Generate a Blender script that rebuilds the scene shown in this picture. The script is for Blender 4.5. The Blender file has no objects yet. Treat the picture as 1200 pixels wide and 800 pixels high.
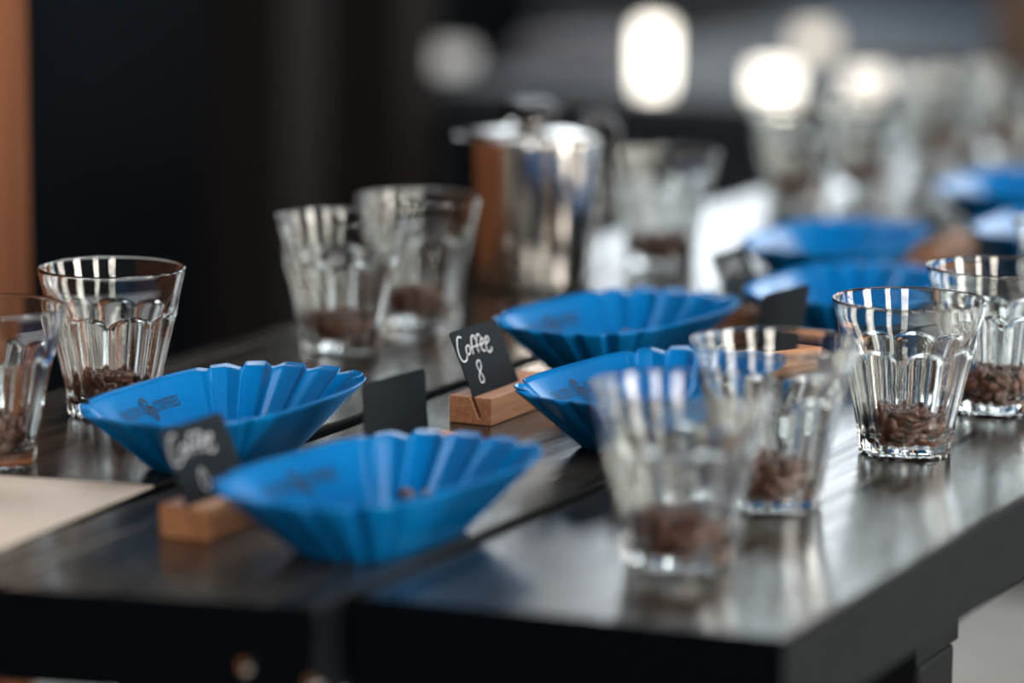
import bpy, bmesh, math, random
import numpy as np
from math import pi, sin, cos, radians, sqrt
from mathutils import Vector, Matrix
random.seed(7); rng = np.random.default_rng(11)
S = bpy.context.scene
COL = S.collection

# ------------------------------------------------------------------ camera
cd = bpy.data.cameras.new('camera'); cam = bpy.data.objects.new('camera', cd); COL.objects.link(cam)
cd.sensor_width = 36; cd.lens = 120
cam.matrix_world = (Matrix.Translation((0, 0, 1.142)) @ Matrix.Rotation(radians(26.24), 4, 'Z')
                    @ Matrix.Rotation(radians(90 - 9.718), 4, 'X') @ Matrix.Rotation(radians(.5), 4, 'Z'))
cd.dof.use_dof = True; cd.dof.focus_distance = 1.985; cd.dof.aperture_fstop = 2.45
cd.clip_start = .05
S.camera = cam
# ------------------------------------------------------------------ world, exposure
wd = bpy.data.worlds.new('world'); S.world = wd; wd.use_nodes = True
wd.node_tree.nodes['Background'].inputs[0].default_value = (.55, .68, .85, 1)
wd.node_tree.nodes['Background'].inputs[1].default_value = .3
S.view_settings.view_transform = 'Standard'; S.view_settings.look = 'None'
S.view_settings.exposure = 0.0; S.view_settings.gamma = 1; S.view_settings.use_curve_mapping = False
S.cycles.max_bounces = 16; S.cycles.transmission_bounces = 16; S.cycles.glossy_bounces = 6
S.cycles.diffuse_bounces = 3; S.cycles.sample_clamp_indirect = 12
S.cycles.use_denoising = True
S.cycles.caustics_reflective = False
# window brightness (daylight seen through frosted panes)
WIN_FAR, WIN_LEFT, WIN_RIGHT, WIN_BACK, WIN_SKY = 4.3, 3.2, 24.0, 20.0, 9.0

# ------------------------------------------------------------------ materials
def srgb(r, g, b):
    f = lambda c: (c / 255 / 12.92) if c / 255 <= .04045 else ((c / 255 + .055) / 1.055) ** 2.4
    return (f(r), f(g), f(b), 1)
def mat(name, col, rough=.5, metal=0, **kw):
    m = bpy.data.materials.new(name); m.use_nodes = True
    b = m.node_tree.nodes['Principled BSDF']
    b.inputs['Base Color'].default_value = col; b.inputs['Roughness'].default_value = rough
    b.inputs['Metallic'].default_value = metal
    for k, v in kw.items(): b.inputs[k.replace('_', ' ')].default_value = v
    return m
def nd(m, t, **kw):
    n = m.node_tree.nodes.new(t)
    for k, v in kw.items(): setattr(n, k, v)
    return n
def noise_col(m, c1, c2, scale=(1, 1, 1), ns=10, detail=6, bump=0., rough=None, lo=.35, hi=.65, dist=.002):
    nt = m.node_tree; L = nt.links; b = nt.nodes['Principled BSDF']
    tc = nd(m, 'ShaderNodeTexCoord'); mp = nd(m, 'ShaderNodeMapping'); mp.inputs['Scale'].default_value = scale
    nz = nd(m, 'ShaderNodeTexNoise'); nz.inputs['Scale'].default_value = ns; nz.inputs['Detail'].default_value = detail
    nz.inputs['Roughness'].default_value = .6
    cr = nd(m, 'ShaderNodeValToRGB'); cr.color_ramp.elements[0].position = lo; cr.color_ramp.elements[1].position = hi
    cr.color_ramp.elements[0].color = c1; cr.color_ramp.elements[1].color = c2
    L.new(tc.outputs['Object'], mp.inputs[0]); L.new(mp.outputs[0], nz.inputs[0]); L.new(nz.outputs[0], cr.inputs[0])
    L.new(cr.outputs[0], b.inputs['Base Color'])
    if bump:
        bp = nd(m, 'ShaderNodeBump'); bp.inputs['Strength'].default_value = bump; bp.inputs['Distance'].default_value = dist
        L.new(nz.outputs[0], bp.inputs['Height']); L.new(bp.outputs[0], b.inputs['Normal'])
    if rough:
        mr = nd(m, 'ShaderNodeMapRange'); mr.inputs['To Min'].default_value = rough[0]; mr.inputs['To Max'].default_value = rough[1]
        mr.inputs['From Min'].default_value = .3; mr.inputs['From Max'].default_value = .7
        L.new(nz.outputs[0], mr.inputs[0]); L.new(mr.outputs[0], b.inputs['Roughness'])
    return m
M = {}
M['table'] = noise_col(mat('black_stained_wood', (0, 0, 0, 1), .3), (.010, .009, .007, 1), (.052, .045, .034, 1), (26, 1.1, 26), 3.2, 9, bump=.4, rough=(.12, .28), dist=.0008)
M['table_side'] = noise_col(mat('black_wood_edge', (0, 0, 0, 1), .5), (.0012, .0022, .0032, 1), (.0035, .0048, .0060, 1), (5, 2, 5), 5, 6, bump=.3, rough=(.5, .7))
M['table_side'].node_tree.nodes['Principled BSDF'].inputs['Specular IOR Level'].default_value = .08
M['table_end'] = mat('shade_darkened_end_grain', (.0006, .0016, .0030, 1), .8, Specular_IOR_Level=.04)  # front end face: its shade is put into a darker colour
M['blue'] = noise_col(mat('blue_plastic', (0, 0, 0, 1), .3), (.0005, .130, .37, 1), (.0008, .145, .41, 1), (1, 1, 1), 30, 2, rough=(.17, .24))
M['blue'].node_tree.nodes['Principled BSDF'].inputs['Specular IOR Level'].default_value = .17
M['print'] = mat('dark_blue_print', (.001, .004, .022, 1), .6)
M['card'] = noise_col(mat('chalkboard_card', (0, 0, 0, 1), .7, Specular_IOR_Level=.12), (.0035, .0065, .0090, 1), (.0055, .0085, .0115, 1), (1, 1, 1), 60, 4)
M['chalk'] = mat('white_chalk_ink', (.75, .78, .8, 1), .8)
M['beech'] = noise_col(mat('beech_wood', (0, 0, 0, 1), .5), (.40, .165, .078, 1), (.60, .29, .15, 1), (60, 6, 60), 4, 5, bump=.1, dist=.0005)
M['bean'] = noise_col(mat('roasted_bean', (0, 0, 0, 1), .35), (.045, .015, .008, 1), (.155, .055, .028, 1), (1, 1, 1), 260, 3, bump=.12, rough=(.25, .38), dist=.0003)
M['paper'] = noise_col(mat('kraft_paper', (0, 0, 0, 1), .8), (.68, .57, .47, 1), (.76, .64, .53, 1), (1, 1, 1), 8, 3)
M['steel'] = mat('polished_steel', (.62, .60, .57, 1), .12, 1)
M['black_plastic'] = mat('black_plastic', (.006, .006, .007, 1), .25)
M['redwood'] = noise_col(mat('reddish_wood', (0, 0, 0, 1), .75, Specular_IOR_Level=.15), (.085, .027, .010, 1), (.155, .054, .021, 1), (14, 14, .8), 3, 6, bump=.15)
M['darkwood'] = noise_col(mat('dark_brown_wood', (0, 0, 0, 1), .8, Specular_IOR_Level=.2), (.0045, .0022, .0014, 1), (.007, .0034, .0022, 1), (14, 14, .8), 3, 6)
M['darkwall'] = noise_col(mat('dark_painted_wall', (0, 0, 0, 1), .9, Specular_IOR_Level=.1), (.0022, .0045, .0068, 1), (.0034, .0060, .0085, 1), (1, 1, 1), 2, 5)
M['greywall'] = noise_col(mat('grey_plaster', (0, 0, 0, 1), .8), (.035, .040, .045, 1), (.05, .055, .06, 1), (1, 1, 1), 2, 5)
M['palewall'] = noise_col(mat('pale_plaster', (0, 0, 0, 1), .8), (.42, .42, .41, 1), (.5, .5, .48, 1), (1, 1, 1), 2, 5)
M['floor'] = noise_col(mat('pale_concrete', (0, 0, 0, 1), .6), (.50, .48, .45, 1), (.62, .60, .57, 1), (1, 1, 1), 3, 6)
M['counter'] = noise_col(mat('charcoal_counter', (0, 0, 0, 1), .6), (.007, .010, .014, 1), (.013, .017, .022, 1), (1, 1, 1), 4, 5)
M['whiteware'] = mat('white_glazed_ceramic', (.75, .74, .72, 1), .25)
M['greycloth'] = noise_col(mat('grey_cloth', (0, 0, 0, 1), .9), (.16, .15, .17, 1), (.24, .23, .25, 1), (1, 1, 1), 40, 3)
M['bluegrey'] = mat('blue_grey_enamel', (.12, .17, .24, 1), .4)
M['cardboard'] = noise_col(mat('brown_cardboard', (0, 0, 0, 1), .8), (.08, .045, .028, 1), (.12, .07, .045, 1), (1, 1, 1), 8, 3)
M['frame'] = mat('dark_window_frame', (.02, .02, .022, 1), .5)
M['trim'] = mat('black_trim', (.008, .009, .010, 1), .5)
def glass():
    m = bpy.data.materials.new('clear_tempered_glass'); m.use_nodes = True; nt = m.node_tree
    nt.nodes.remove(nt.nodes['Principled BSDF'])
    g = nd(m, 'ShaderNodeBsdfGlass'); g.inputs['Color'].default_value = (.985, .995, .99, 1); g.inputs['IOR'].default_value = 1.5; g.inputs['Roughness'].default_value = 0
    nt.links.new(g.outputs[0], nt.nodes['Material Output'].inputs[0]); return m
M['glass'] = glass()
def emis(name, col, st):
    m = bpy.data.materials.new(name); m.use_nodes = True; nt = m.node_tree
    nt.nodes.remove(nt.nodes['Principled BSDF'])
    e = nd(m, 'ShaderNodeEmission'); e.inputs[0].default_value = col; e.inputs[1].default_value = st
    nt.links.new(e.outputs[0], nt.nodes['Material Output'].inputs[0]); return m

# ------------------------------------------------------------------ helpers
def obj(name, me, m=None, parent=None, loc=None, rotz=0, smooth=False):
    if isinstance(me, bmesh.types.BMesh):
        bm = me; me = bpy.data.meshes.new(name); bm.normal_update(); bm.to_mesh(me); bm.free()
    if m is not None and not me.materials: me.materials.append(m)
    if smooth: me.polygons.foreach_set('use_smooth', [True] * len(me.polygons))
    o = bpy.data.objects.new(name, me); COL.objects.link(o)
    if parent: o.parent = parent
    if loc is not None: o.location = loc
    o.rotation_euler.z = rotz
    return o
def tag(o, label=None, cat=None, group=None, kind=None):
    if label: o['label'] = label
    if cat: o['category'] = cat
    if group: o['group'] = group
    if kind: o['kind'] = kind
    return o
def thing(name, label, cat, loc=(0, 0, 0), rotz=0, group=None):
    o = bpy.data.objects.new(name, None); COL.objects.link(o); o.location = loc; o.rotation_euler.z = rotz
    o.empty_display_size = .02
    return tag(o, label, cat, group)
def add_box(bm, a, b, bevel=0.):
    t = bmesh.new(); bmesh.ops.create_cube(t, size=1)
    c = [(a[i] + b[i]) / 2 for i in range(3)]; s = [abs(b[i] - a[i]) for i in range(3)]
    for v in t.verts: v.co = Vector((c[0] + v.co.x * s[0], c[1] + v.co.y * s[1], c[2] + v.co.z * s[2]))
    if bevel: bmesh.ops.bevel(t, geom=t.edges[:], offset=bevel, segments=2, affect='EDGES', profile=.5)
    me = bpy.data.meshes.new('tmp'); t.to_mesh(me); t.free(); bm.from_mesh(me); bpy.data.meshes.remove(me)
    return bm
def box(a, b, bevel=0.): return add_box(bmesh.new(), a, b, bevel)
def lathe(prof, n=48, cap=True):
    bm = bmesh.new(); rings = []
    for r, z in prof:
        if r < 1e-6: rings.append([bm.verts.new((0, 0, z))])
        else: rings.append([bm.verts.new((r * cos(2 * pi * k / n), r * sin(2 * pi * k / n), z)) for k in range(n)])
    for A, B in zip(rings, rings[1:]):
        for k in range(n):
            k2 = (k + 1) % n
            if len(A) == 1 and len(B) == 1: continue
            if len(A) == 1: bm.faces.new((A[0], B[k2], B[k]))
            elif len(B) == 1: bm.faces.new((A[k], A[k2], B[0]))
            else: bm.faces.new((A[k], A[k2], B[k2], B[k]))
    bmesh.ops.recalc_face_normals(bm, faces=bm.faces[:])
    return bm
def tube(pts, rad, n=12):
    bm = bmesh.new(); pts = [Vector(p) for p in pts]; rings = []
    if not hasattr(rad, '__len__'): rad = [rad] * len(pts)
    up = Vector((0, 0, 1))
    for i, p in enumerate(pts):
        d = (pts[min(i + 1, len(pts) - 1)] - pts[max(i - 1, 0)]).normalized()
        s = d.cross(Vector((.3, 1, .1))).normalized(); t = s.cross(d)
        rings.append([bm.verts.new(p + rad[i] * (s * cos(2 * pi * k / n) + t * sin(2 * pi * k / n))) for k in range(n)])
    for A, B in zip(rings, rings[1:]):
        for k in range(n): bm.faces.new((A[k], A[(k + 1) % n], B[(k + 1) % n], B[k]))
    bm.faces.new(rings[0][::-1]); bm.faces.new(rings[-1])
    bmesh.ops.recalc_face_normals(bm, faces=bm.faces[:])
    return bm
def smoothline(p, n=5):
    p = [np.array(q, float) for q in p]
    if len(p) < 3: return p
    q = [2 * p[0] - p[1]] + p + [2 * p[-1] - p[-2]]; out = []
    for i in range(1, len(q) - 2):
        for k in range(n):
            t = k / n
            out.append(.5 * ((2 * q[i]) + (-q[i - 1] + q[i + 1]) * t + (2 * q[i - 1] - 5 * q[i] + 4 * q[i + 1] - q[i + 2]) * t * t + (-q[i - 1] + 3 * q[i] - 3 * q[i + 1] + q[i + 2]) * t ** 3))
    return out + [p[-1]]
def ribbon(bm, pts, w, fn, closed=False):
    """flat stroke through 2-D points, laid on a surface by fn(u, v)"""
    pts = [np.array(p, float) for p in pts]; prev = None
    for i, p in enumerate(pts):
        d = pts[min(i + 1, len(pts) - 1)] - pts[max(i - 1, 0)]; L = np.hypot(*d) or 1; nrm = np.array([-d[1], d[0]]) / L * w / 2
        ww = 1.0 if 0 < i < len(pts) - 1 else .6
        a = bm.verts.new(fn(*(p + nrm * ww))); b = bm.verts.new(fn(*(p - nrm * ww)))
        if prev: bm.faces.new((prev[0], prev[1], b, a))
        prev = (a, b)

# ------------------------------------------------------------------ the room
RX0, RX1, RY0, RY1, RH = -3.3, 2.8, -2.6, 6.8, 3.0
TZ = .75
def struct(name, bm, m, parent=None):
    o = obj(name, bm, m, parent)
    if parent is None: o['kind'] = 'structure'
    return o
struct('floor', box((RX0 - .1, RY0 - .1, -.1), (RX1 + .1, RY1 + .1, 0)), M['floor'])
_c = bmesh.new(); SKY = [(-2.4, -1.6, 3.1, 4.4), (.3, 1.4, .3, 2.8)]      # ceiling slab around two skylights; the first, unseen, is added to brighten the floor
_x = RX0 - .1
for x0, x1, y0, y1 in SKY:
    for q in ((_x, x0, RY0 - .1, RY1 + .1), (x0, x1, RY0 - .1, y0), (x0, x1, y1, RY1 + .1)): add_box(_c, (q[0], q[2], RH), (q[1], q[3], RH + .1))
    _x = x1
add_box(_c, (_x, RY0 - .1, RH), (RX1 + .1, RY1 + .1, RH + .1))
struct('ceiling', _c, M['greywall'])
def wall_with_holes(axis, pos, t, lo, hi, holes):
    """wall slab in plane axis=pos; holes = [(a0,a1,z0,z1)] side by side"""
    bm = bmesh.new()
    def seg(a0, a1, z0, z1):
        if a1 - a0 < 1e-4 or z1 - z0 < 1e-4: return
        if axis == 'x': add_box(bm, (pos, a0, z0), (pos + t, a1, z1))
        else: add_box(bm, (a0, pos, z0), (a1, pos + t, z1))
    cur = lo
    for a0, a1, z0, z1 in holes:
        seg(cur, a0, 0, RH); seg(a0, a1, 0, z0); seg(a0, a1, z1, RH); cur = a1
    seg(cur, hi, 0, RH)
    return bm
wn = [0]
def window(axis, pos, t, a0, a1, z0, z1, col, st, nx, nz):
    """framed window: outer frame, bars, one pane per cell"""
    wn[0] += 1
    e = bpy.data.objects.new('window_%d' % wn[0], None); COL.objects.link(e); e['kind'] = 'structure'
    f = bmesh.new(); w = .045
    def bx(p0, p1, q0, q1, d0, d1):
        if axis == 'x': add_box(f, (pos + d0, p0, q0), (pos + d1, p1, q1))
        else: add_box(f, (p0, pos + d0, q0), (p1, pos + d1, q1))
    s = 1 if t > 0 else -1
    bx(a0, a1, z0, z0 + w, 0, .06 * s); bx(a0, a1, z1 - w, z1, 0, .06 * s)
    for k in range(nx + 1):
        c = a0 + (a1 - a0) * k / nx; c = min(max(c, a0 + w / 2), a1 - w / 2); bx(c - w / 2, c + w / 2, z0 + w, z1 - w, 0, .06 * s)
    for k in range(1, nz):
        c = z0 + (z1 - z0) * k / nz; bx(a0 + w, a1 - w, c - w / 2, c + w / 2, .005 * s, .055 * s)
    obj('window_frame', f, M['frame'], e)
    pm = emis('daylit_frosted_pane', col, st)
    for i in range(nx):
        for k in range(nz):
            b = bmesh.new()
            c0 = a0 + (a1 - a0) * i / nx + w / 2; c1 = a0 + (a1 - a0) * (i + 1) / nx - w / 2
            e0 = z0 + (z1 - z0) * k / nz + w / 2; e1 = z0 + (z1 - z0) * (k + 1) / nz - w / 2
            if axis == 'x': add_box(b, (pos + .025 * s, c0, e0), (pos + .03 * s, c1, e1))
            else: add_box(b, (c0, pos + .025 * s, e0), (c1, pos + .03 * s, e1))
            obj('pane', b, pm, e)
    return e
DAY = (.86, .94, 1, 1); WARM = (1, .93, .84, 1)
for SK, st in zip(SKY, (WIN_SKY * 1.7, WIN_SKY)):
    wn[0] += 1
    _e = bpy.data.objects.new('window_%d' % wn[0], None); COL.objects.link(_e); _e['kind'] = 'structure'
    _pm = emis('skylight_pane_glow', DAY, st)
    for k in range(3):
        y0 = SK[2] + k * (SK[3] - SK[2]) / 3; y1 = y0 + (SK[3] - SK[2]) / 3
        obj('pane', box((SK[0] + .03, y0 + .025, RH + .04), (SK[1] - .03, y1 - .025, RH + .045)), _pm, _e)
        obj('window_frame', box((SK[0] + .03, y0 - (.0 if k == 0 else .025), RH + .02), (SK[1] - .03, y0 + .025, RH + .06)), M['frame'], _e)
    for q in (SK[0], SK[1] - .03): obj('window_frame', box((q, SK[2], RH + .02), (q + .03, SK[3], RH + .06)), M['frame'], _e)
far_h = [(-3.2, -2.36, 1.15, 2.7), (-.7, .7, 1.0, 2.7), (1.3, 2.6, 1.0, 2.7)]  # the two right-hand windows are unseen, added to brighten the glass edges
struct('wall_far', wall_with_holes('y', RY1, .1, RX0 - .1, RX1 + .1, far_h), M['greywall'])
for h in far_h: window('y', RY1, .1, *h, DAY, WIN_FAR if h[0] < -2 else WIN_FAR * 2, 1 if h[0] < -2 else 2, 2)
left_h = [(5.75, 6.72, 1.2, 2.5)]
struct('wall_left', wall_with_holes('x', RX0, -.1, RY0 - .1, RY1 + .1, left_h), M['darkwall'])
for h in left_h: window('x', RX0, -.1, *h, DAY, WIN_LEFT, 2, 2)
right_h = [(-1.0, -.2, 1.0, 2.7), (1.45, 2.35, .1, 2.7), (3.9, 5.3, .15, 2.5)]  # last opening is unseen, added this large and low to light the floor
struct('wall_right', wall_with_holes('x', RX1, .1, RY0 - .1, RY1 + .1, right_h), M['greywall'])
for h in right_h: window('x', RX1, .1, *h, WARM, WIN_RIGHT * (.4 if h[0] > 3 else 1), 1 if h[2] < .12 else 2, 1 if h[2] < .12 else 2)
back_h = [(1.1, 2.3, 1.1, 2.6)]
struct('wall_back', wall_with_holes('y', RY0, -.1, RX0 - .1, RX1 + .1, back_h), M['greywall'])
for h in back_h: window('y', RY0, -.1, *h, WARM, WIN_BACK, 3, 2)
struct('baseboard_left', box((RX0, RY0, 0), (RX0 + .02, 4.4, .12)), M['trim'])
struct('baseboard_far', box((RX0 + .02, RY1 - .02, 0), (RX1, RY1, .12)), M['trim'])

# reddish wooden partition just left of the table: upright boards, each its own piece
pt = thing('wooden_partition', 'reddish brown wooden partition standing behind the left glasses, at the left picture edge', 'partition', (-1.46, 0, 0))
ys = np.linspace(-.9, 2.103, 18)
for i in range(17):
    b = box((0, ys[i] + .002, .06), (.024 + .002 * (i % 2), ys[i + 1] - .002, 2.2), .003)
    obj('board', b, M['redwood'], pt)
obj('base_rail', box((-.012, -.9, 0), (.034, 2.103, .058), .003), M['redwood'], pt)
obj('top_rail', box((-.012, -.9, 2.202), (.034, 2.103, 2.26), .003), M['redwood'], pt)

# dark posts against the left wall
for i, (x, y, w, lab) in enumerate([(-2.34, 3.99, .125, 'dark brown upright post behind the pair of glasses, the left one of two'),
                                    (-2.34, 4.33, .11, 'dark brown upright post just left of the steel kettle')]):
    p = thing('timber_post', lab, 'post', (x, y, 0), 0, 'dark timber posts in the background')
    obj('shaft', box((-w / 2, -w / 2, .05), (w / 2, w / 2, 2.4), .006), M['darkwood'], p)
    obj('foot_plate', box((-w / 2 - .03, -w / 2 - .03, 0), (w / 2 + .03, w / 2 + .03, .05), .004), M['trim'], p)

# dark service counter behind
ct = thing('service_counter', 'long charcoal service counter blurred across the background, carrying white dishes and lights', 'counter', (-1.1, 5.3, 0))
obj('front_panel', box((-1.2, -.84, .08), (1.6, .8, .63)), M['counter'], ct)
obj('counter_top', box((-1.22, -.88, .63), (1.62, .84, .67), .004), M['counter'], ct)
obj('plinth', box((-1.18, -.82, 0), (1.58, .78, .08)), M['trim'], ct)
CZ = .67
def votive(x, y, r, h, st, lab, col=(1, .93, .82, 1)):
    t = thing('candle_glass', lab, 'lamp', (x, y, CZ), 0, 'lit frosted candle glasses on the background counter')
    prof = [(0, .0), (r * .82, 0), (r * .9, .004), (r, h * .5), (r * .96, h * .9), (r * .9, h), (r * .82, h * .97), (r * .88, h * .5), (r * .8, .008), (0, .008)]
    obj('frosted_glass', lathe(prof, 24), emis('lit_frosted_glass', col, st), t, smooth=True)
    obj('candle', lathe([(0, .0085), (r * .6, .0085), (r * .6, h * .4), (0, h * .42)], 16), M['whiteware'], t, smooth=True)
votive(-1.99, 4.49, .024, .095, 5.0, 'tall glowing white light above the rim of the glass right of the kettle')
votive(-2.02, 5.2, .030, .040, 1.6, 'small cream light, highest of the glowing lights above the far glasses', (1, .9, .76, 1))
votive(-1.80, 4.48, .032, .044, 4.0, 'wide cream light directly behind the left far glass')
votive(-1.675, 4.52, .028, .040, 2.2, 'cream light directly behind the second far glass', (1, .92, .82, 1))
votive(-1.545, 4.47, .016, .040, 2.6, 'pale light behind the far group of glasses at right', (1, .95, .85, 1))
def dish(x, y, r, h, m, lab, name='serving_bowl', cat='bowl'):
    o = obj(name, lathe([(0, 0), (r * .5, 0), (r * .55, .004), (r * .85, h * .5), (r, h), (r * .96, h), (r * .8, h * .5), (r * .45, .008), (0, .008)], 32), m, loc=(x, y, CZ), smooth=True)
    return tag(o, lab, cat)
votive(-2.395, 4.62, .046, .034, .62, 'large pale dish, made to glow, blurred above the kettle, at its left', (1, .98, .95, 1))  # a pale dish, given its own glow to look brighter; not a lamp
b = bmesh.new()
for k in range(4): add_box(b, (-.09 + .003 * k, -.12, .010 * k), (.09 - .002 * k, .12, .010 * k + .009), .003)
tag(obj('folded_cloth', b, M['greycloth'], loc=(-2.27, 4.9, CZ)), 'folded mauve grey cloth on the counter just left of the tall white light', 'cloth')
b = box((-.35, -.16, 0), (.35, .16, .012), .004)
tag(obj('enamel_tray', b, M['bluegrey'], loc=(-1.95, 5.85, CZ)), 'blue grey tray lying at the back of the counter', 'tray')
bx_ = thing('cardboard_box', 'brown cardboard box on the counter at the top right corner', 'box', (-1.5, 5.15, CZ))
obj('carton', box((-.16, -.12, 0), (.16, .12, .14), .002), M['cardboard'], bx_)
obj('flap', box((-.16, -.12, .141), (.16, -.005, .144)), M['cardboard'], bx_)
obj('flap', box((-.16, .005, .141), (.16, .12, .144)), M['cardboard'], bx_)

# ------------------------------------------------------------------ the table
tb = thing('long_table', 'long black stained wooden table of wide planks, carrying the glasses, trays and cards', 'table', (0, 0, 0))
TH = .046; YE = 4.3
def plank(x0, x1, ya, yb, seed):
    """slab from x0 to x1, front end slanting from ya (left) to yb (right); gently uneven"""
    bm = bmesh.new(); N = 60; e = .0022
    prof = [(x0, TZ - TH), (x0, TZ - e), (x0 + e * .3, TZ - e * .3), (x0 + e, TZ), ((x0 + x1) / 2, TZ), (x1 - e, TZ), (x1 - e * .3, TZ - e * .3), (x1, TZ - e), (x1, TZ - TH)]
    rings = []; ph = seed * 1.7
    for i in range(N + 1):
        t = i / N; ring = []
        for (x, z) in prof:
            yf = ya + (yb - ya) * (x - x0) / (x1 - x0); y = yf + (YE - yf) * t
            wob = .0008 * sin(y * 9 + ph) + .0005 * sin(y * 23 + 2 * ph)
            xx = x + (wob if abs(x - x0) < .004 or abs(x - x1) < .004 else 0)
            if i == 0 and z > TZ - .001: y += .0015
            ring.append(bm.verts.new((xx, y, z)))
        rings.append(ring)
    n = len(prof)
    for A, B in zip(rings, rings[1:]):
        for k in range(n): bm.faces.new((A[k], B[k], B[(k + 1) % n], A[(k + 1) % n]))
    bm.faces.new(rings[0]); bm.faces.new(rings[-1][::-1])
    bmesh.ops.recalc_face_normals(bm, faces=bm.faces[:])
    me = bpy.data.meshes.new('plank'); bm.to_mesh(me); bm.free()
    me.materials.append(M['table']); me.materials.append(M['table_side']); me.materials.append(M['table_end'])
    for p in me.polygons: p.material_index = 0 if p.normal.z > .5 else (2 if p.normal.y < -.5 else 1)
    return obj('plank', me, None, tb)
plank(-1.182, -.976, 1.245, 1.30, 1)
plank(-.964, -.7665, 1.30, 1.348, 2)
plank(-.7595, -.550, 1.376, 1.400, 3)
# under-structure
for y in (1.72, 2.9, 4.0): obj('cross_rail', box((-1.12, y, TZ - TH - .05), (-.60, y + .07, TZ - TH - .0125)), M['table_side'], tb)
obj('filler_strip', box((-.990, 1.36, TZ - TH - .012), (-.950, 4.28, TZ - TH - .0005)), M['table_side'], tb)
obj('filler_strip', box((-.783, 1.41, TZ - TH - .012), (-.743, 4.28, TZ - TH - .0005)), M['table_side'], tb)
def leg(x, y, sx):
    bm = bmesh.new()   # square leg with a curved bracket under the top, along Y
    add_box(bm, (x - .03, y - .03, 0), (x + .03, y + .03, TZ - TH - .051), .003)
    pts = []
    for k in range(9):
        a = pi / 2 * k / 8; pts.append((y + .03 + .09 * (1 - sin(a)), TZ - TH - .0515 - .09 * (1 - cos(a))))
    pts = [(y + .03, TZ - TH - .0515)] + [(y + .03 + .09 * (1 - sin(pi / 2 * k / 8)), TZ - TH - .0515 - .09 * (1 - cos(pi / 2 * k / 8))) for k in range(9)]
    return bm
for lx in (-.63, -1.09):
    for ly in (1.755, 4.03):
        obj('leg', leg(lx, ly, 1), M['table_side'], tb)
# bolt heads on the front end of the middle plank
for (x, y, z, r) in [(-.797, 1.3395, .7205, .0042), (-.766, 1.3475, .7145, .004)]:
    bm = lathe([(0, -.003), (r * .9, -.003), (r, 0), (r * .9, .003), (0, .004)], 16)
    bmesh.ops.rotate(bm, verts=bm.verts[:], cent=(0, 0, 0), matrix=Matrix.Rotation(pi / 2, 3, 'X'))
    obj('bolt', bm, M['steel'], tb, loc=(x, y, z))

# ------------------------------------------------------------------ paper sheet
b = bmesh.new()
P4 = [(-.9729, 1.5363), (-1.135, 1.504), (-1.060, 1.25), (-.905, 1.31)]
P4 = [(-.9729, 1.5363), (-1.1490, 1.5010), (-1.1460, 1.330), (-.931, 1.330)]
P4 = [(-.9729, 1.5363), (-1.148, 1.501), (-1.118, 1.30), (-.9615, 1.3745)]
lo = [b.verts.new((x, y, TZ + .0006)) for x, y in P4]; hi = [b.verts.new((x, y, TZ + .0016)) for x, y in P4]
b.faces.new(lo[::-1]); b.faces.new(hi)
for k in range(4): b.faces.new((lo[k], lo[(k + 1) % 4], hi[(k + 1) % 4], hi[k]))
bmesh.ops.recalc_face_normals(b, faces=b.faces[:])
tag(obj('paper_sheet', b, M['paper']), 'plain cream paper sheet on the table in front of the leftmost glass', 'paper')

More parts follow.
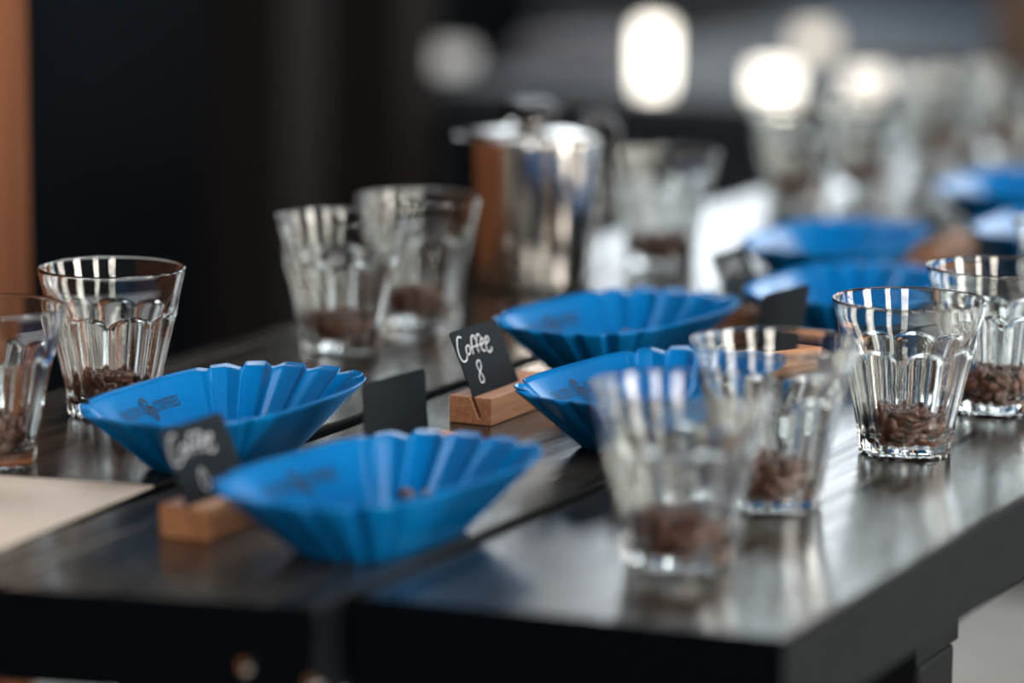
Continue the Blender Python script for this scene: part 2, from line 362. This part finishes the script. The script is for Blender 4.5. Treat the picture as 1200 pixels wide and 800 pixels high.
# ------------------------------------------------------------------ drinking glass
PR = [(0, .0268), (.0015, .0272), (.010, .0276), (.020, .0292), (.030, .0313), (.045, .0347), (.0585, .0378), (.075, .0408), (.0875, .0440), (.0895, .0440)]
def PRr(z): return float(np.interp(z, [p[0] for p in PR], [p[1] for p in PR]))
def glass_mesh():
    NF, SG = 9, 14; n = NF * SG
    zs = [.0008, .002, .004, .008, .013, .018, .024, .030, .036, .042, 0.047] + list(np.arange(.050, .0665, .0009)) + [.069, .073, .078, .083, .0865, .0885]
    bm = bmesh.new(); rings = []
    from_sm = lambda a, b, x: (lambda t: t * t * (3 - 2 * t))(min(max((x - a) / (b - a), 0), 1))
    rings.append([bm.verts.new((.0240 * cos(2 * pi * k / n), .0240 * sin(2 * pi * k / n), .0015)) for k in range(n)])
    rings.append([bm.verts.new((.0252 * cos(2 * pi * k / n), .0252 * sin(2 * pi * k / n), 0)) for k in range(n)])
    for z in zs:
        ring = []; R0 = PRr(z)
        for k in range(n):
            th = 2 * pi * k / n; ph = ((k % SG) / SG - .5) * 2 * pi / NF; q = ph / (pi / NF)
            rf = R0 * (cos(pi / NF) / cos(ph)) - .0004 * (1 - q * q)
            za = .0632 - .0050 * q * q - .0035 * q ** 6
            t = from_sm(za - .0010, za + .0012, z)
            tb_ = from_sm(.009, .001, z) * .5 if z < .009 else 0
            r = rf * (1 - t) + R0 * t
            ring.append(bm.verts.new((r * cos(th), r * sin(th), z)))
        rings.append(ring)
    # rim and inner wall
    inner = [(.04405, .0890), (.04390, .0896), (.04345, .0900), (.0429, .0900), (.04245, .0896), (.0423, .0888)]
    for z in (.083, .075, .065, .055, .045, .035, .026, .019, .0145): inner.append((PRr(z) * (.955 if z < .06 else .985 if z < .07 else 1) - (.0016 if z > .06 else .0021) - .0004 * (z < .05), z))
    rb = PRr(.012) * .94 - .0026
    inner += [(rb - .0012, .0115), (rb - .004, .0097), (rb * .6, .0088), (rb * .25, .0086)]
    for r, z in inner: rings.append([bm.verts.new((r * cos(2 * pi * k / n), r * sin(2 * pi * k / n), z)) for k in range(n)])
    for A, B in zip(rings, rings[1:]):
        for k in range(n): bm.faces.new((A[k], A[(k + 1) % n], B[(k + 1) % n], B[k]))
    c = bm.verts.new((0, 0, .0086)); T = rings[-1]
    for k in range(n): bm.faces.new((T[k], T[(k + 1) % n], c))
    c = bm.verts.new((0, 0, .0018)); T = rings[0]
    for k in range(n): bm.faces.new((T[(k + 1) % n], T[k], c))
    bmesh.ops.recalc_face_normals(bm, faces=bm.faces[:])
    me = bpy.data.meshes.new('drinking_glass'); bm.to_mesh(me); bm.free()
    me.materials.append(M['glass']); me.polygons.foreach_set('use_smooth', [True] * len(me.polygons))
    return me
GM = glass_mesh()

# ------------------------------------------------------------------ coffee beans
def bean_mesh(nu, nv):
    bm = bmesh.new(); a, b_, c = .0050, .0040, .0034
    rings = []
    for i in range(nv + 1):
        ph = pi * i / nv
        if i in (0, nv): rings.append([bm.verts.new((a * cos(ph), 0, -.0003))]); continue
        ring = []
        for k in range(nu):
            th = 2 * pi * k / nu; y = sin(ph) * sin(th); z = sin(ph) * cos(th)
            Z = c * z if z > 0 else -.0014 * (abs(z) ** .6)      # flat belly side
            if z < 0: Z += .0012 * math.exp(-(y / .16) ** 2) * sin(ph)   # groove along the belly
            ring.append(bm.verts.new((a * cos(ph), b_ * y, Z)))
        rings.append(ring)
    for A, B in zip(rings, rings[1:]):
        for k in range(nu):
            k2 = (k + 1) % nu
            if len(A) == 1: bm.faces.new((A[0], B[k], B[k2]))
            elif len(B) == 1: bm.faces.new((A[k], B[0], A[k2]))
            else: bm.faces.new((A[k], B[k], B[k2], A[k2]))
    bmesh.ops.recalc_face_normals(bm, faces=bm.faces[:])
    me = bpy.data.meshes.new('coffee_bean'); bm.to_mesh(me); bm.free()
    me.materials.append(M['bean']); me.polygons.foreach_set('use_smooth', [True] * len(me.polygons)); return me
BM_ = bean_mesh(16, 9); BLOW = bean_mesh(8, 5)
def pack(n, seed):
    """settle n equal spheres inside the glass; returns bean centres"""
    r = np.random.default_rng(seed); rad = .0037
    rin = lambda z: np.interp(z, [p[0] for p in PR], [p[1] for p in PR]) * .94 - .0026
    p = np.column_stack([r.uniform(-.016, .016, n), r.uniform(-.016, .016, n), r.uniform(.014, .075, n)])
    for it in range(420):
        p[:, 2] -= .00035 if it < 330 else .0001
        for _ in range(3):
            d = p[:, None] - p[None]; L = np.sqrt((d ** 2).sum(-1)) + np.eye(n)
            ov = np.clip(2 * rad - L, 0, None); np.fill_diagonal(ov, 0)
            p += (d / L[..., None] * ov[..., None] * .25).sum(1)
            rr = np.hypot(p[:, 0], p[:, 1]) + 1e-9; lim = rin(p[:, 2]) - rad * 1.0; k = np.minimum(1, lim / rr)
            p[:, 0] *= k; p[:, 1] *= k; p[:, 2] = np.maximum(p[:, 2], .0090 + .0032)
    return p
def rand_rot(r, p):
    """bean lying roughly tangent to the wall when it touches it"""
    from mathutils import Euler
    rr = math.hypot(p[0], p[1])
    if rr > .0165:
        n = Vector((p[0], p[1], 0)).normalized() * (1 if r.random() < .5 else -1)
        t = Vector((r.normal(), r.normal(), r.normal())); x = (t - t.dot(n) * n).normalized(); y = n.cross(x)
        return Matrix((x, y, n)).transposed()
    q = r.normal(size=4); from mathutils import Quaternion
    z = Vector((r.normal() * .35, r.normal() * .35, 1 if r.random() < .6 else -1)).normalized()
    t = Vector((r.normal(), r.normal(), r.normal())); x = (t - t.dot(z) * z).normalized(); y = z.cross(x)
    return Matrix((x, y, z)).transposed()
PACKS = [pack(92, s) for s in (3, 5)]
bulk_v, bulk_f = [], []
lv = np.array([v.co[:] for v in BLOW.vertices]); lf = [list(p.vertices) for p in BLOW.polygons]
nbulk = [0]
def place_glass(x, y, rz, lab, nind=0, blab=None, bgrp=None, pk=0, nb=92):
    g = obj('drinking_glass', GM, None, None, (x, y, TZ + .0002), rz)
    tag(g, lab, 'glass', 'faceted drinking glasses of coffee beans on the table')
    P = PACKS[pk][:nb]; r = np.random.default_rng(int(abs(x * 997 + y * 3571) * 10))
    a = r.uniform(0, 2 * pi); ca, sa = cos(a), sin(a)
    W = np.column_stack([P[:, 0] * ca - P[:, 1] * sa, P[:, 0] * sa + P[:, 1] * ca, P[:, 2]])
    vd = np.array([-x, -y]) / math.hypot(x, y)             # towards the camera side
    rr = np.hypot(W[:, 0], W[:, 1]); top = W[:, 2].max()
    score = (W[:, 0] * vd[0] + W[:, 1] * vd[1]) / .02 + .9 * (W[:, 2] > top - .006) - 3.0 * ((rr < .016) & (W[:, 2] < top - .008))
    order = np.argsort(-score); ind = set(order[:nind].tolist())
    for i, p in enumerate(W):
        R3 = rand_rot(r, p)
        T = Matrix.Translation((x + p[0], y + p[1], TZ + .0002 + p[2])) @ R3.to_4x4() @ Matrix.Scale(float(r.uniform(.9, 1.06)), 4)
        if i in ind:
            o = bpy.data.objects.new('coffee_bean', BM_); COL.objects.link(o); o.matrix_world = T
            tag(o, blab, 'coffee bean', bgrp)
        else:
            A = np.array(T); V = lv @ A[:3, :3].T + A[:3, 3]; off = len(bulk_v) and bulk_n[0]
            bulk_v.append(V); bulk_f.extend([[k + bulk_n[0] for k in f] for f in lf]); bulk_n[0] += len(V)
    return g
bulk_n = [0]
GL = [
 (-.6508, 1.5079, 10, 'blurred faceted glass nearest the front edge of the table, right of the front blue tray', 44, 'roasted coffee bean in the blurred glass nearest the front table edge', 'beans in the front glass', 0),
 (-.6606, 1.6528, 25, 'blurred faceted glass just behind the front glass, overlapping it', 44, 'roasted coffee bean in the second glass from the front, right side', 'beans in the second right glass', 1),
 (-.6461, 1.8228, 3, 'sharp faceted glass at right, whole in view, before the one cut by the edge', 58, 'roasted coffee bean in the sharp glass at right standing whole in view', 'beans in the sharp right glass', 0),
 (-.6419, 1.9700, 16, 'sharp faceted glass at the right picture edge, behind the whole sharp one', 54, 'roasted coffee bean in the sharp glass cut by the right picture edge', 'beans in the right edge glass', 1),
 (-.664, 2.205, 5, 'glass of which only a sliver of rim shows at the far right picture edge', 0, None, None, 0),
 (-1.0865, 1.5450, 8, 'faceted glass cut by the left picture edge, above the cream paper', 46, 'roasted coffee bean in the glass cut by the left picture edge', 'beans in the left edge glass', 1),
 (-1.1056, 1.7018, 20, 'sharp faceted glass at left behind the first blue tray, whole in view', 50, 'roasted coffee bean in the sharp glass at left behind the blue tray', 'beans in the sharp left glass', 0),
 (-1.0969, 1.9671, 12, 'soft faceted glass, the nearer of the pair left of the kettle', 0, None, None, 1),
 (-1.1009, 2.0845, 31, 'soft faceted glass, the farther of the pair, touching the kettle in view', 0, None, None, 0),
 (-1.0643, 2.4223, 0, 'blurred glass just right of the steel kettle, under the tall white light', 0, None, None, 1),
 (-1.1100, 2.8250, 14, 'far blurred glass with a cream light behind it, left one of the far pair', 0, None, None, 0),
 (-1.0885, 2.9405, 22, 'far blurred glass, right one of the far pair above the blue trays', 0, None, None, 1),
 (-1.1090, 3.2018, 2, 'very blurred glass in the farthest group, its left one', 0, None, None, 0),
 (-1.0728, 3.3054, 29, 'very blurred glass in the farthest group, its right one', 0, None, None, 1),
]
for x, y, a, lab, n, bl, bg, pk in GL: place_glass(x, y, radians(a), lab, n, bl, bg, pk)
me = bpy.data.meshes.new('coffee_beans'); me.from_pydata([tuple(v) for V in bulk_v for v in V], [], bulk_f); me.materials.append(M['bean'])
me.polygons.foreach_set('use_smooth', [True] * len(me.polygons))
tag(obj('coffee_beans', me), 'remaining roasted coffee beans, filling the middles and the blurred glasses', 'coffee beans', kind='stuff')

# ------------------------------------------------------------------ blue sample trays
BH = .038; A1, B1, A0, B0 = .0585, .1010, .029, .052; NEXP = 3.0
_th = np.linspace(0, 2 * pi, 4001)
def _se(th, a, b): c, s = np.cos(th), np.sin(th); return np.sign(c) * a * np.abs(c) ** (2 / NEXP), np.sign(s) * b * np.abs(s) ** (2 / NEXP)
_x, _y = _se(_th, A1, B1); _s = np.concatenate([[0], np.cumsum(np.hypot(np.diff(_x), np.diff(_y)))]); PER = _s[-1]
def tray_pt(u, h, off=0.):
    """u: 0..1 around the rim (0 = +X side), h: 0 base .. 1 rim; off: inward offset"""
    th = float(np.interp((u % 1) * PER, _s, _th))
    c, s = cos(th), sin(th); ax = A0 + (A1 - A0) * h; bx = B0 + (B1 - B0) * h
    x = math.copysign(ax * abs(c) ** (2 / NEXP), c); y = math.copysign(bx * abs(s) ** (2 / NEXP), s)
    nx = math.copysign(abs(c) ** (2 - 2 / NEXP), c) / ax; ny = math.copysign(abs(s) ** (2 - 2 / NEXP), s) / bx; l = math.hypot(nx, ny) or 1; nx /= l; ny /= l
    e = abs(((u % .5) - .25)) * PER                         # distance from the middle of an end
    w = min(max((.080 - e) / .014, 0), 1); w = w * w * (3 - 2 * w)
    q = ((u % .5) - .25) * PER / .0245
    cq = abs(q - round(q)); cusp = max(0., 1 - cq / .25); cusp = cusp * .85 + .15 * cusp * cusp * (3 - 2 * cusp)
    d = .0082 * w * cusp * (.34 + .66 * h) + off
    dz = -.0016 * w * cusp * h
    return Vector((x - nx * d, y - ny * d, .0006 + BH * h + dz)), Vector((nx, ny, 0))
def tray_mesh():
    bm = bmesh.new(); N = 640; H = [0, .04, .12, .25, .4, .55, .7, .82, .92, 1]; rings = []
    for h in H: rings.append([bm.verts.new(tray_pt(k / N, h)[0]) for k in range(N)])
    for A, B in zip(rings, rings[1:]):
        for k in range(N): bm.faces.new((A[k], A[(k + 1) % N], B[(k + 1) % N], B[k]))
    inner = rings[0]
    for f in (.66, .33):
        r2 = [bm.verts.new((v.co.x * f, v.co.y * f, .0006)) for v in rings[0]]
        for k in range(N): bm.faces.new((inner[(k + 1) % N], inner[k], r2[k], r2[(k + 1) % N]))
        inner = r2
    c = bm.verts.new((0, 0, .0006))
    for k in range(N): bm.faces.new((inner[(k + 1) % N], inner[k], c))
    bmesh.ops.recalc_face_normals(bm, faces=bm.faces[:])
    # thickness: duplicate shifted inward / upward
    bmesh.ops.solidify(bm, geom=bm.faces[:], thickness=.0009)
    me = bpy.data.meshes.new('tray_body'); bm.to_mesh(me); bm.free()
    me.materials.append(M['blue']); me.polygons.foreach_set('use_smooth', [True] * len(me.polygons))
    return me
TM = tray_mesh()
zmin = min(v.co.z for v in TM.vertices)
# printed words and emblem, mapped to the inner face of the long -X side
def wallmap(a, b):
    """a along +Y (m), b down the wall from the rim (m)"""
    y = a; u = .5 - y / PER; h = 1 - b / .0468
    p, n = tray_pt(u, h); return p + Vector((.0017 * .82, 0, .0017 * .57)) * 1.0
def text_mesh(body, size):
    c = bpy.data.curves.new('txt', 'FONT'); c.body = body; c.size = size; c.resolution_u = 2; c.offset = size * .004; c.space_character = 1.12
    o = bpy.data.objects.new('txt', c); COL.objects.link(o)
    dg = bpy.context.evaluated_depsgraph_get(); m = bpy.data.meshes.new_from_object(o.evaluated_get(dg))
    bpy.data.objects.remove(o); return m
def print_mesh():
    bm = bmesh.new()
    for body, a0 in (('FALCON', -.0430), ('COFFEES', .0000)):
        m = text_mesh(body, .0078); t = bmesh.new(); t.from_mesh(m)
        xs = [v.co.x for v in t.verts]; wd = max(xs) - min(xs)
        tgt = .0250 if body == 'FALCON' else .0305
        for e in t.edges: pass
        bmesh.ops.triangulate(t, faces=t.faces[:])
        for v in t.verts:
            a = a0 + (v.co.x - min(xs)) / wd * tgt; b = .0198 - v.co.y * 1.25; v.co = wallmap(a, b)
        m2 = bpy.data.meshes.new('t'); t.to_mesh(m2); t.free(); bm.from_mesh(m2)
    # emblem: stooping falcon with barred wings
    S_ = [([(-3, 9), (-6, 6.5), (-7, 3), (-6.2, -1), (-4, -4)], 1.3),
          ([(-3, 9), (0, 8.6), (2.2, 6.6), (3.4, 5.2), (2.4, 4.6)], 1.5),
          ([(-1.5, 7.2), (0, 6.8), (.8, 6)], 1.2),
          ([(-5, 5), (-3.6, 5.6), (-2.4, 5)], .9), ([(-5.4, 3), (-3.8, 3.8), (-2.2, 3)], .9), ([(-5.2, 1), (-3.5, 1.8), (-1.6, 1)], .9),
          ([(-4.6, -1), (-2.8, -.2), (-.8, -1)], .9), ([(-3.6, -3), (-1.8, -2), (.2, -2.8)], .9),
          ([(1, 4), (2.6, 2), (4.5, 2.4), (6.6, 1), (7.6, -2), (7, -5.5), (5.2, -8.5)], 1.3),
          ([(5.2, -8.5), (3, -7.8), (1, -6.4), (-.6, -4.4)], 1.2),
          ([(2.2, .6), (4, .8), (6, -.4)], .9), ([(1.6, -1.2), (3.8, -1), (6, -2.2)], .9), ([(1.4, -3), (3.6, -2.8), (5.8, -4)], .9), ([(1.8, -4.8), (3.6, -4.7), (5.2, -5.8)], .9),
          ([(.2, 3.4), (1.4, .6), (.8, -2), (.2, -4)], 1.1), ([(-1, 3.6), (-.4, 1), (0, -1)], .8)]
    for pts, w in S_:
        q = [(x * .00085, y * .00085) for x, y in pts]
        ribbon(bm, smoothline(q, 4), w * .00085, lambda u, v: wallmap(-.0080 + u, .0175 - v))
    me = bpy.data.meshes.new('printed_mark'); bm.to_mesh(me); bm.free(); me.materials.append(M['print']); return me
PM = print_mesh()
TR = [
 (-.979, 1.622, 0, 'blue pleated plastic tray at left, right of the sharp left glass, with printed falcon emblem'),
 (-.804, 1.484, -6, 'blue pleated plastic tray nearest the camera, blurred, in front of the blank card back'),
 (-.906, 1.995, -6, 'blue pleated plastic tray in the middle, right behind the sharp "Coffee 8" card'),
 (-.790, 1.790, -6, 'blue pleated plastic tray whose sharp left tip meets the "Coffee 8" card in view'),
 (-.818, 2.185, 0, 'blue pleated plastic tray behind the dark blank card, left of the sharp right glass'),
 (-.910, 2.400, 0, 'blurred blue pleated tray right behind the small dark written card'),
 (-.895, 2.790, 0, 'far blurred blue pleated tray near the right edge, below the farthest glasses'),
 (-.785, 2.560, 0, 'far blurred blue pleated tray cut by the right edge, behind the sliver of glass rim'),
]
for x, y, a, lab in TR:
    t = thing('sample_tray', lab, 'tray', (x, y, TZ - zmin + .0002), radians(a), 'blue pleated sample trays on the table')
    obj('tray_body', TM, None, t)
    obj('printed_mark', PM, None, t)
# few stray beans in two trays
for k, (x, y, a) in enumerate([(-.820, 1.540, .3), (-.809, 1.5415, .1), (-.797, 1.541, -.2), (-.925, 2.050, .3), (-.913, 2.052, 0.)]):
    o = bpy.data.objects.new('coffee_bean', BM_); COL.objects.link(o); o.location = (x, y, TZ + .0115); o.rotation_euler = (radians(38), 0, a)
    tag(o, ('leftmost', 'middle', 'rightmost', 'left', 'right')[k] + ' stray coffee bean inside the ' + ('front' if k < 3 else 'middle') + ' blue tray', 'coffee bean', 'stray beans in the %s tray' % ('front' if k < 3 else 'middle'))

# ------------------------------------------------------------------ card holders and cards
LEAN = radians(24)
def holder_bm(LEAN):
    """block 28 mm wide, 16.5 high, 95 long with a leaning slot; origin at the near left bottom corner"""
    W, H, Lh = .028, .0165, .095; sw = .0024; bx, bz = .0205, .0040
    tx = lambda z: bx - (z - bz) * math.tan(LEAN)
    prof = [(0, 0), (W, 0), (W, H), (tx(H) + sw / 2, H), (bx + sw / 2, bz), (bx - sw / 2, bz), (tx(H) - sw / 2, H), (0, H)]
    bm = bmesh.new(); A = [bm.verts.new((x, 0, z)) for x, z in prof]; B = [bm.verts.new((x, Lh, z)) for x, z in prof]; n = len(prof)
    for k in range(n): bm.faces.new((A[k], B[k], B[(k + 1) % n], A[(k + 1) % n]))
    for R in (A, B):
        bm.faces.new((R[0], R[1], R[4], R[5])); bm.faces.new((R[1], R[2], R[3], R[4])); bm.faces.new((R[5], R[6], R[7], R[0]))
    bmesh.ops.recalc_face_normals(bm, faces=bm.faces[:])
    E_ = [e for e in bm.edges if len(e.link_faces) == 2 and e.calc_face_angle(0) > 1.2]
    bmesh.ops.bevel(bm, geom=E_, offset=.0004, segments=1, affect='EDGES')
    return bm
def holder_mesh(l):
    h = holder_bm(l); me = bpy.data.meshes.new('card_holder'); h.to_mesh(me); h.free(); me.materials.append(M['beech']); return me
HM = holder_mesh(LEAN)
def card_mesh(W=.061, H=.0535, T=.0007, r=.0035):
    """card in its own plane: u along +Y, v up; rounded corners"""
    out = []
    for cx, cy, a0 in ((W - r, r, -90), (W - r, H - r, 0), (r, H - r, 90), (r, r, 180)):
        for k in range(6): a = radians(a0 + 90 * k / 5); out.append((cx + r * cos(a), cy + r * sin(a)))
    bm = bmesh.new()
    A = [bm.verts.new((T / 2, u, v)) for u, v in out]; B = [bm.verts.new((-T / 2, u, v)) for u, v in out]; n = len(out)
    bm.faces.new(A); bm.faces.new(B[::-1])
    for k in range(n): bm.faces.new((A[k], B[k], B[(k + 1) % n], A[(k + 1) % n]))
    bmesh.ops.recalc_face_normals(bm, faces=bm.faces[:])
    me = bpy.data.meshes.new('chalk_card'); bm.to_mesh(me); bm.free(); me.materials.append(M['card']); return me
CM = card_mesh()
COFFEE = [[(7.4, 48.3), (4.2, 49.5), (1.3, 47.7), (-1.5, 43.2), (-2.6, 38.5), (-1.3, 35.0), (1.9, 34.2), (4.9, 35.4), (6.1, 37.0)],
 [(11.3, 43.1), (8.4, 41.6), (7.3, 38.5), (9.1, 37.4), (12.2, 39.0), (13.1, 42.0), (11.3, 43.1)],
 [(22.6, 44.8), (22.7, 47.2), (20.1, 47.4), (17.8, 45.0), (15.6, 40.5), (14.5, 36.8)], [(12.8, 40.9), (20.7, 41.0)],
 [(30.0, 45.0), (29.4, 47.1), (26.8, 47.3), (24.2, 44.6), (22.0, 40.0), (21.7, 36.7)], [(18.7, 41.1), (27.1, 41.3)],
 [(26.6, 40.7), (31.6, 41.8), (32.7, 43.8), (30.9, 44.4), (28.3, 42.8), (26.8, 39.8), (27.5, 37.2), (30.4, 36.8)],
 [(33.3, 40.4), (38.1, 41.8), (39.3, 44.0), (37.2, 44.5), (34.8, 42.9), (33.1, 39.3), (33.0, 36.0), (35.5, 35.1), (38.3, 36.3), (39.0, 37.8)]]
EIGHT = [[(18.9, 30.1), (18.5, 32.1), (15.9, 32.2), (13.5, 30.4), (13.6, 27.6), (15.3, 24.1), (15.8, 20.7), (13.7, 19.1), (11.3, 19.5), (11.0, 22.1), (13.3, 24.9), (17.2, 27.6), (18.9, 30.1)]]
ZERO = [[(20.5, 27.5), (18.0, 28.6), (16.2, 25.5), (15.6, 21.0), (17.4, 17.6), (20.4, 19.0), (21.6, 23.5), (20.5, 27.5)]]
def letter_mesh(strokes, dx=0, dy=0, w=.0008):
    bm = bmesh.new(); N = 5
    for s in strokes: ribbon(bm, smoothline([((a + 4 + dx) / 1000, (b + dy) / 1000) for a, b in s], 6), w, lambda u, v: Vector((.00052, u, v)))
    me = bpy.data.meshes.new('handwriting'); bm.to_mesh(me); bm.free(); me.materials.append(M['chalk']); return me
def set_card(x, y, rz, hlab, clab, letters=None, lean=LEAN):
    """holder with its near-left-bottom corner at x, y"""
    h = obj('card_holder', HM if lean == LEAN else holder_mesh(lean), None, None, (x, y, TZ + .0003), rz)
    tag(h, hlab, 'card holder', 'slotted beech blocks holding cards')
    C = Matrix.Translation((x, y, TZ + .0003)) @ Matrix.Rotation(rz, 4, 'Z') @ Matrix.Translation((.0205, .0012, .0047)) @ Matrix.Rotation(-lean, 4, 'Y')
    c = bpy.data.objects.new('chalk_card', CM); COL.objects.link(c); c.matrix_world = C
    tag(c, clab, 'card', 'small black cards standing in beech blocks')
    if letters:
        l = obj('handwriting', letters, None, c); l['label'] = 'white handwritten lettering'
    return h, c
L8 = letter_mesh(COFFEE + EIGHT); L0 = letter_mesh(COFFEE + ZERO, dx=1, w=.0006); LX = letter_mesh(COFFEE, w=.0004)
set_card(-.9180, 1.7785, 0, 'sharp beech block with slot, holding the "Coffee 8" card', 'sharp black card handwritten "Coffee 8" in white, leaning left', L8)
set_card(-.9085, 1.4400, 0, 'blurred beech block nearest the front table edge, beside the front blue tray', 'blurred black card with white handwriting, between the two nearest blue trays', L0)
set_card(-.8890, 1.5870, radians(-6.3), 'beech block hidden behind the front blue tray, only its pale end showing', 'blank grey black card back standing behind the front blue tray', None, radians(4))
set_card(-.9070, 2.150, 0, 'blurred beech block under the small dark written card, behind the middle tray', 'small blurred black card with faint writing, at the left tips of the two far trays', LX)
set_card(-.8290, 1.9850, radians(-7), 'beech block of the second blank card, mostly hidden by glasses', 'blank black card back between the middle trays and the sharp right glass', None, radians(-9))
set_card(-.9000, 2.515, 0, 'far blurred beech block behind the two far trays', 'far blurred black card left of the farthest blue tray', LX)

# ------------------------------------------------------------------ kettle
kt = thing('steel_kettle', 'shiny stainless steel kettle with black lid knob, behind the pair of glasses', 'kettle', (-1.1130, 2.2900, TZ + .0002), radians(0))
bp = [(0, 0), (.046, 0), (.0484, .002), (.0492, .006), (.0504, .05), (.0520, .108), (.0524, .1150), (.0524, .1165), (.0520, .1175), (.0506, .1170), (.0500, .112), (.0486, .05), (.0478, .005), (0, .004)]
obj('kettle_body', lathe(bp, 72), M['steel'], kt, smooth=True)
ld = obj('lid', lathe([(0, .1180), (.0494, .1180), (.0496, .1188), (.044, .1200), (.025, .1225), (0, .1250)], 60), M['steel'], kt, smooth=True)
obj('lid_knob', lathe([(0, .1245), (.008, .1245), (.0075, .129), (.018, .132), (.0225, .137), (.0210, .1425), (.012, .146), (0, .1465)], 32), M['black_plastic'], ld, smooth=True)
obj('knob_ring', lathe([(.0076, .1262), (.0095, .1262), (.0095, .1282), (.0076, .1282), (.0076, .1262)], 32), M['steel'], ld, smooth=True)
sd = Vector((-.55, .83, 0)).normalized()
P = lambda d, r, z: (d.x * r, d.y * r, z)
obj('spout', tube(smoothline([P(sd, .044, .022), P(sd, .066, .030), P(sd, .078, .055), P(sd, .080, .085), P(sd, .090, .110), P(sd, .105, .116)], 5), [.0085 - .0045 * k / 25 for k in range(26)], 14), M['steel'], kt, smooth=True)
hd = Vector((.30, .95, 0)).normalized()
obj('handle', tube(smoothline([P(hd, .048, .104), P(hd, .060, .122), P(hd, .080, .124), P(hd, .092, .108), P(hd, .088, .070), P(hd, .078, .035)], 5), .0062, 14), M['black_plastic'], kt, smooth=True)

kt.scale = (1.045, 1.045, .955); kt.location.x -= .004
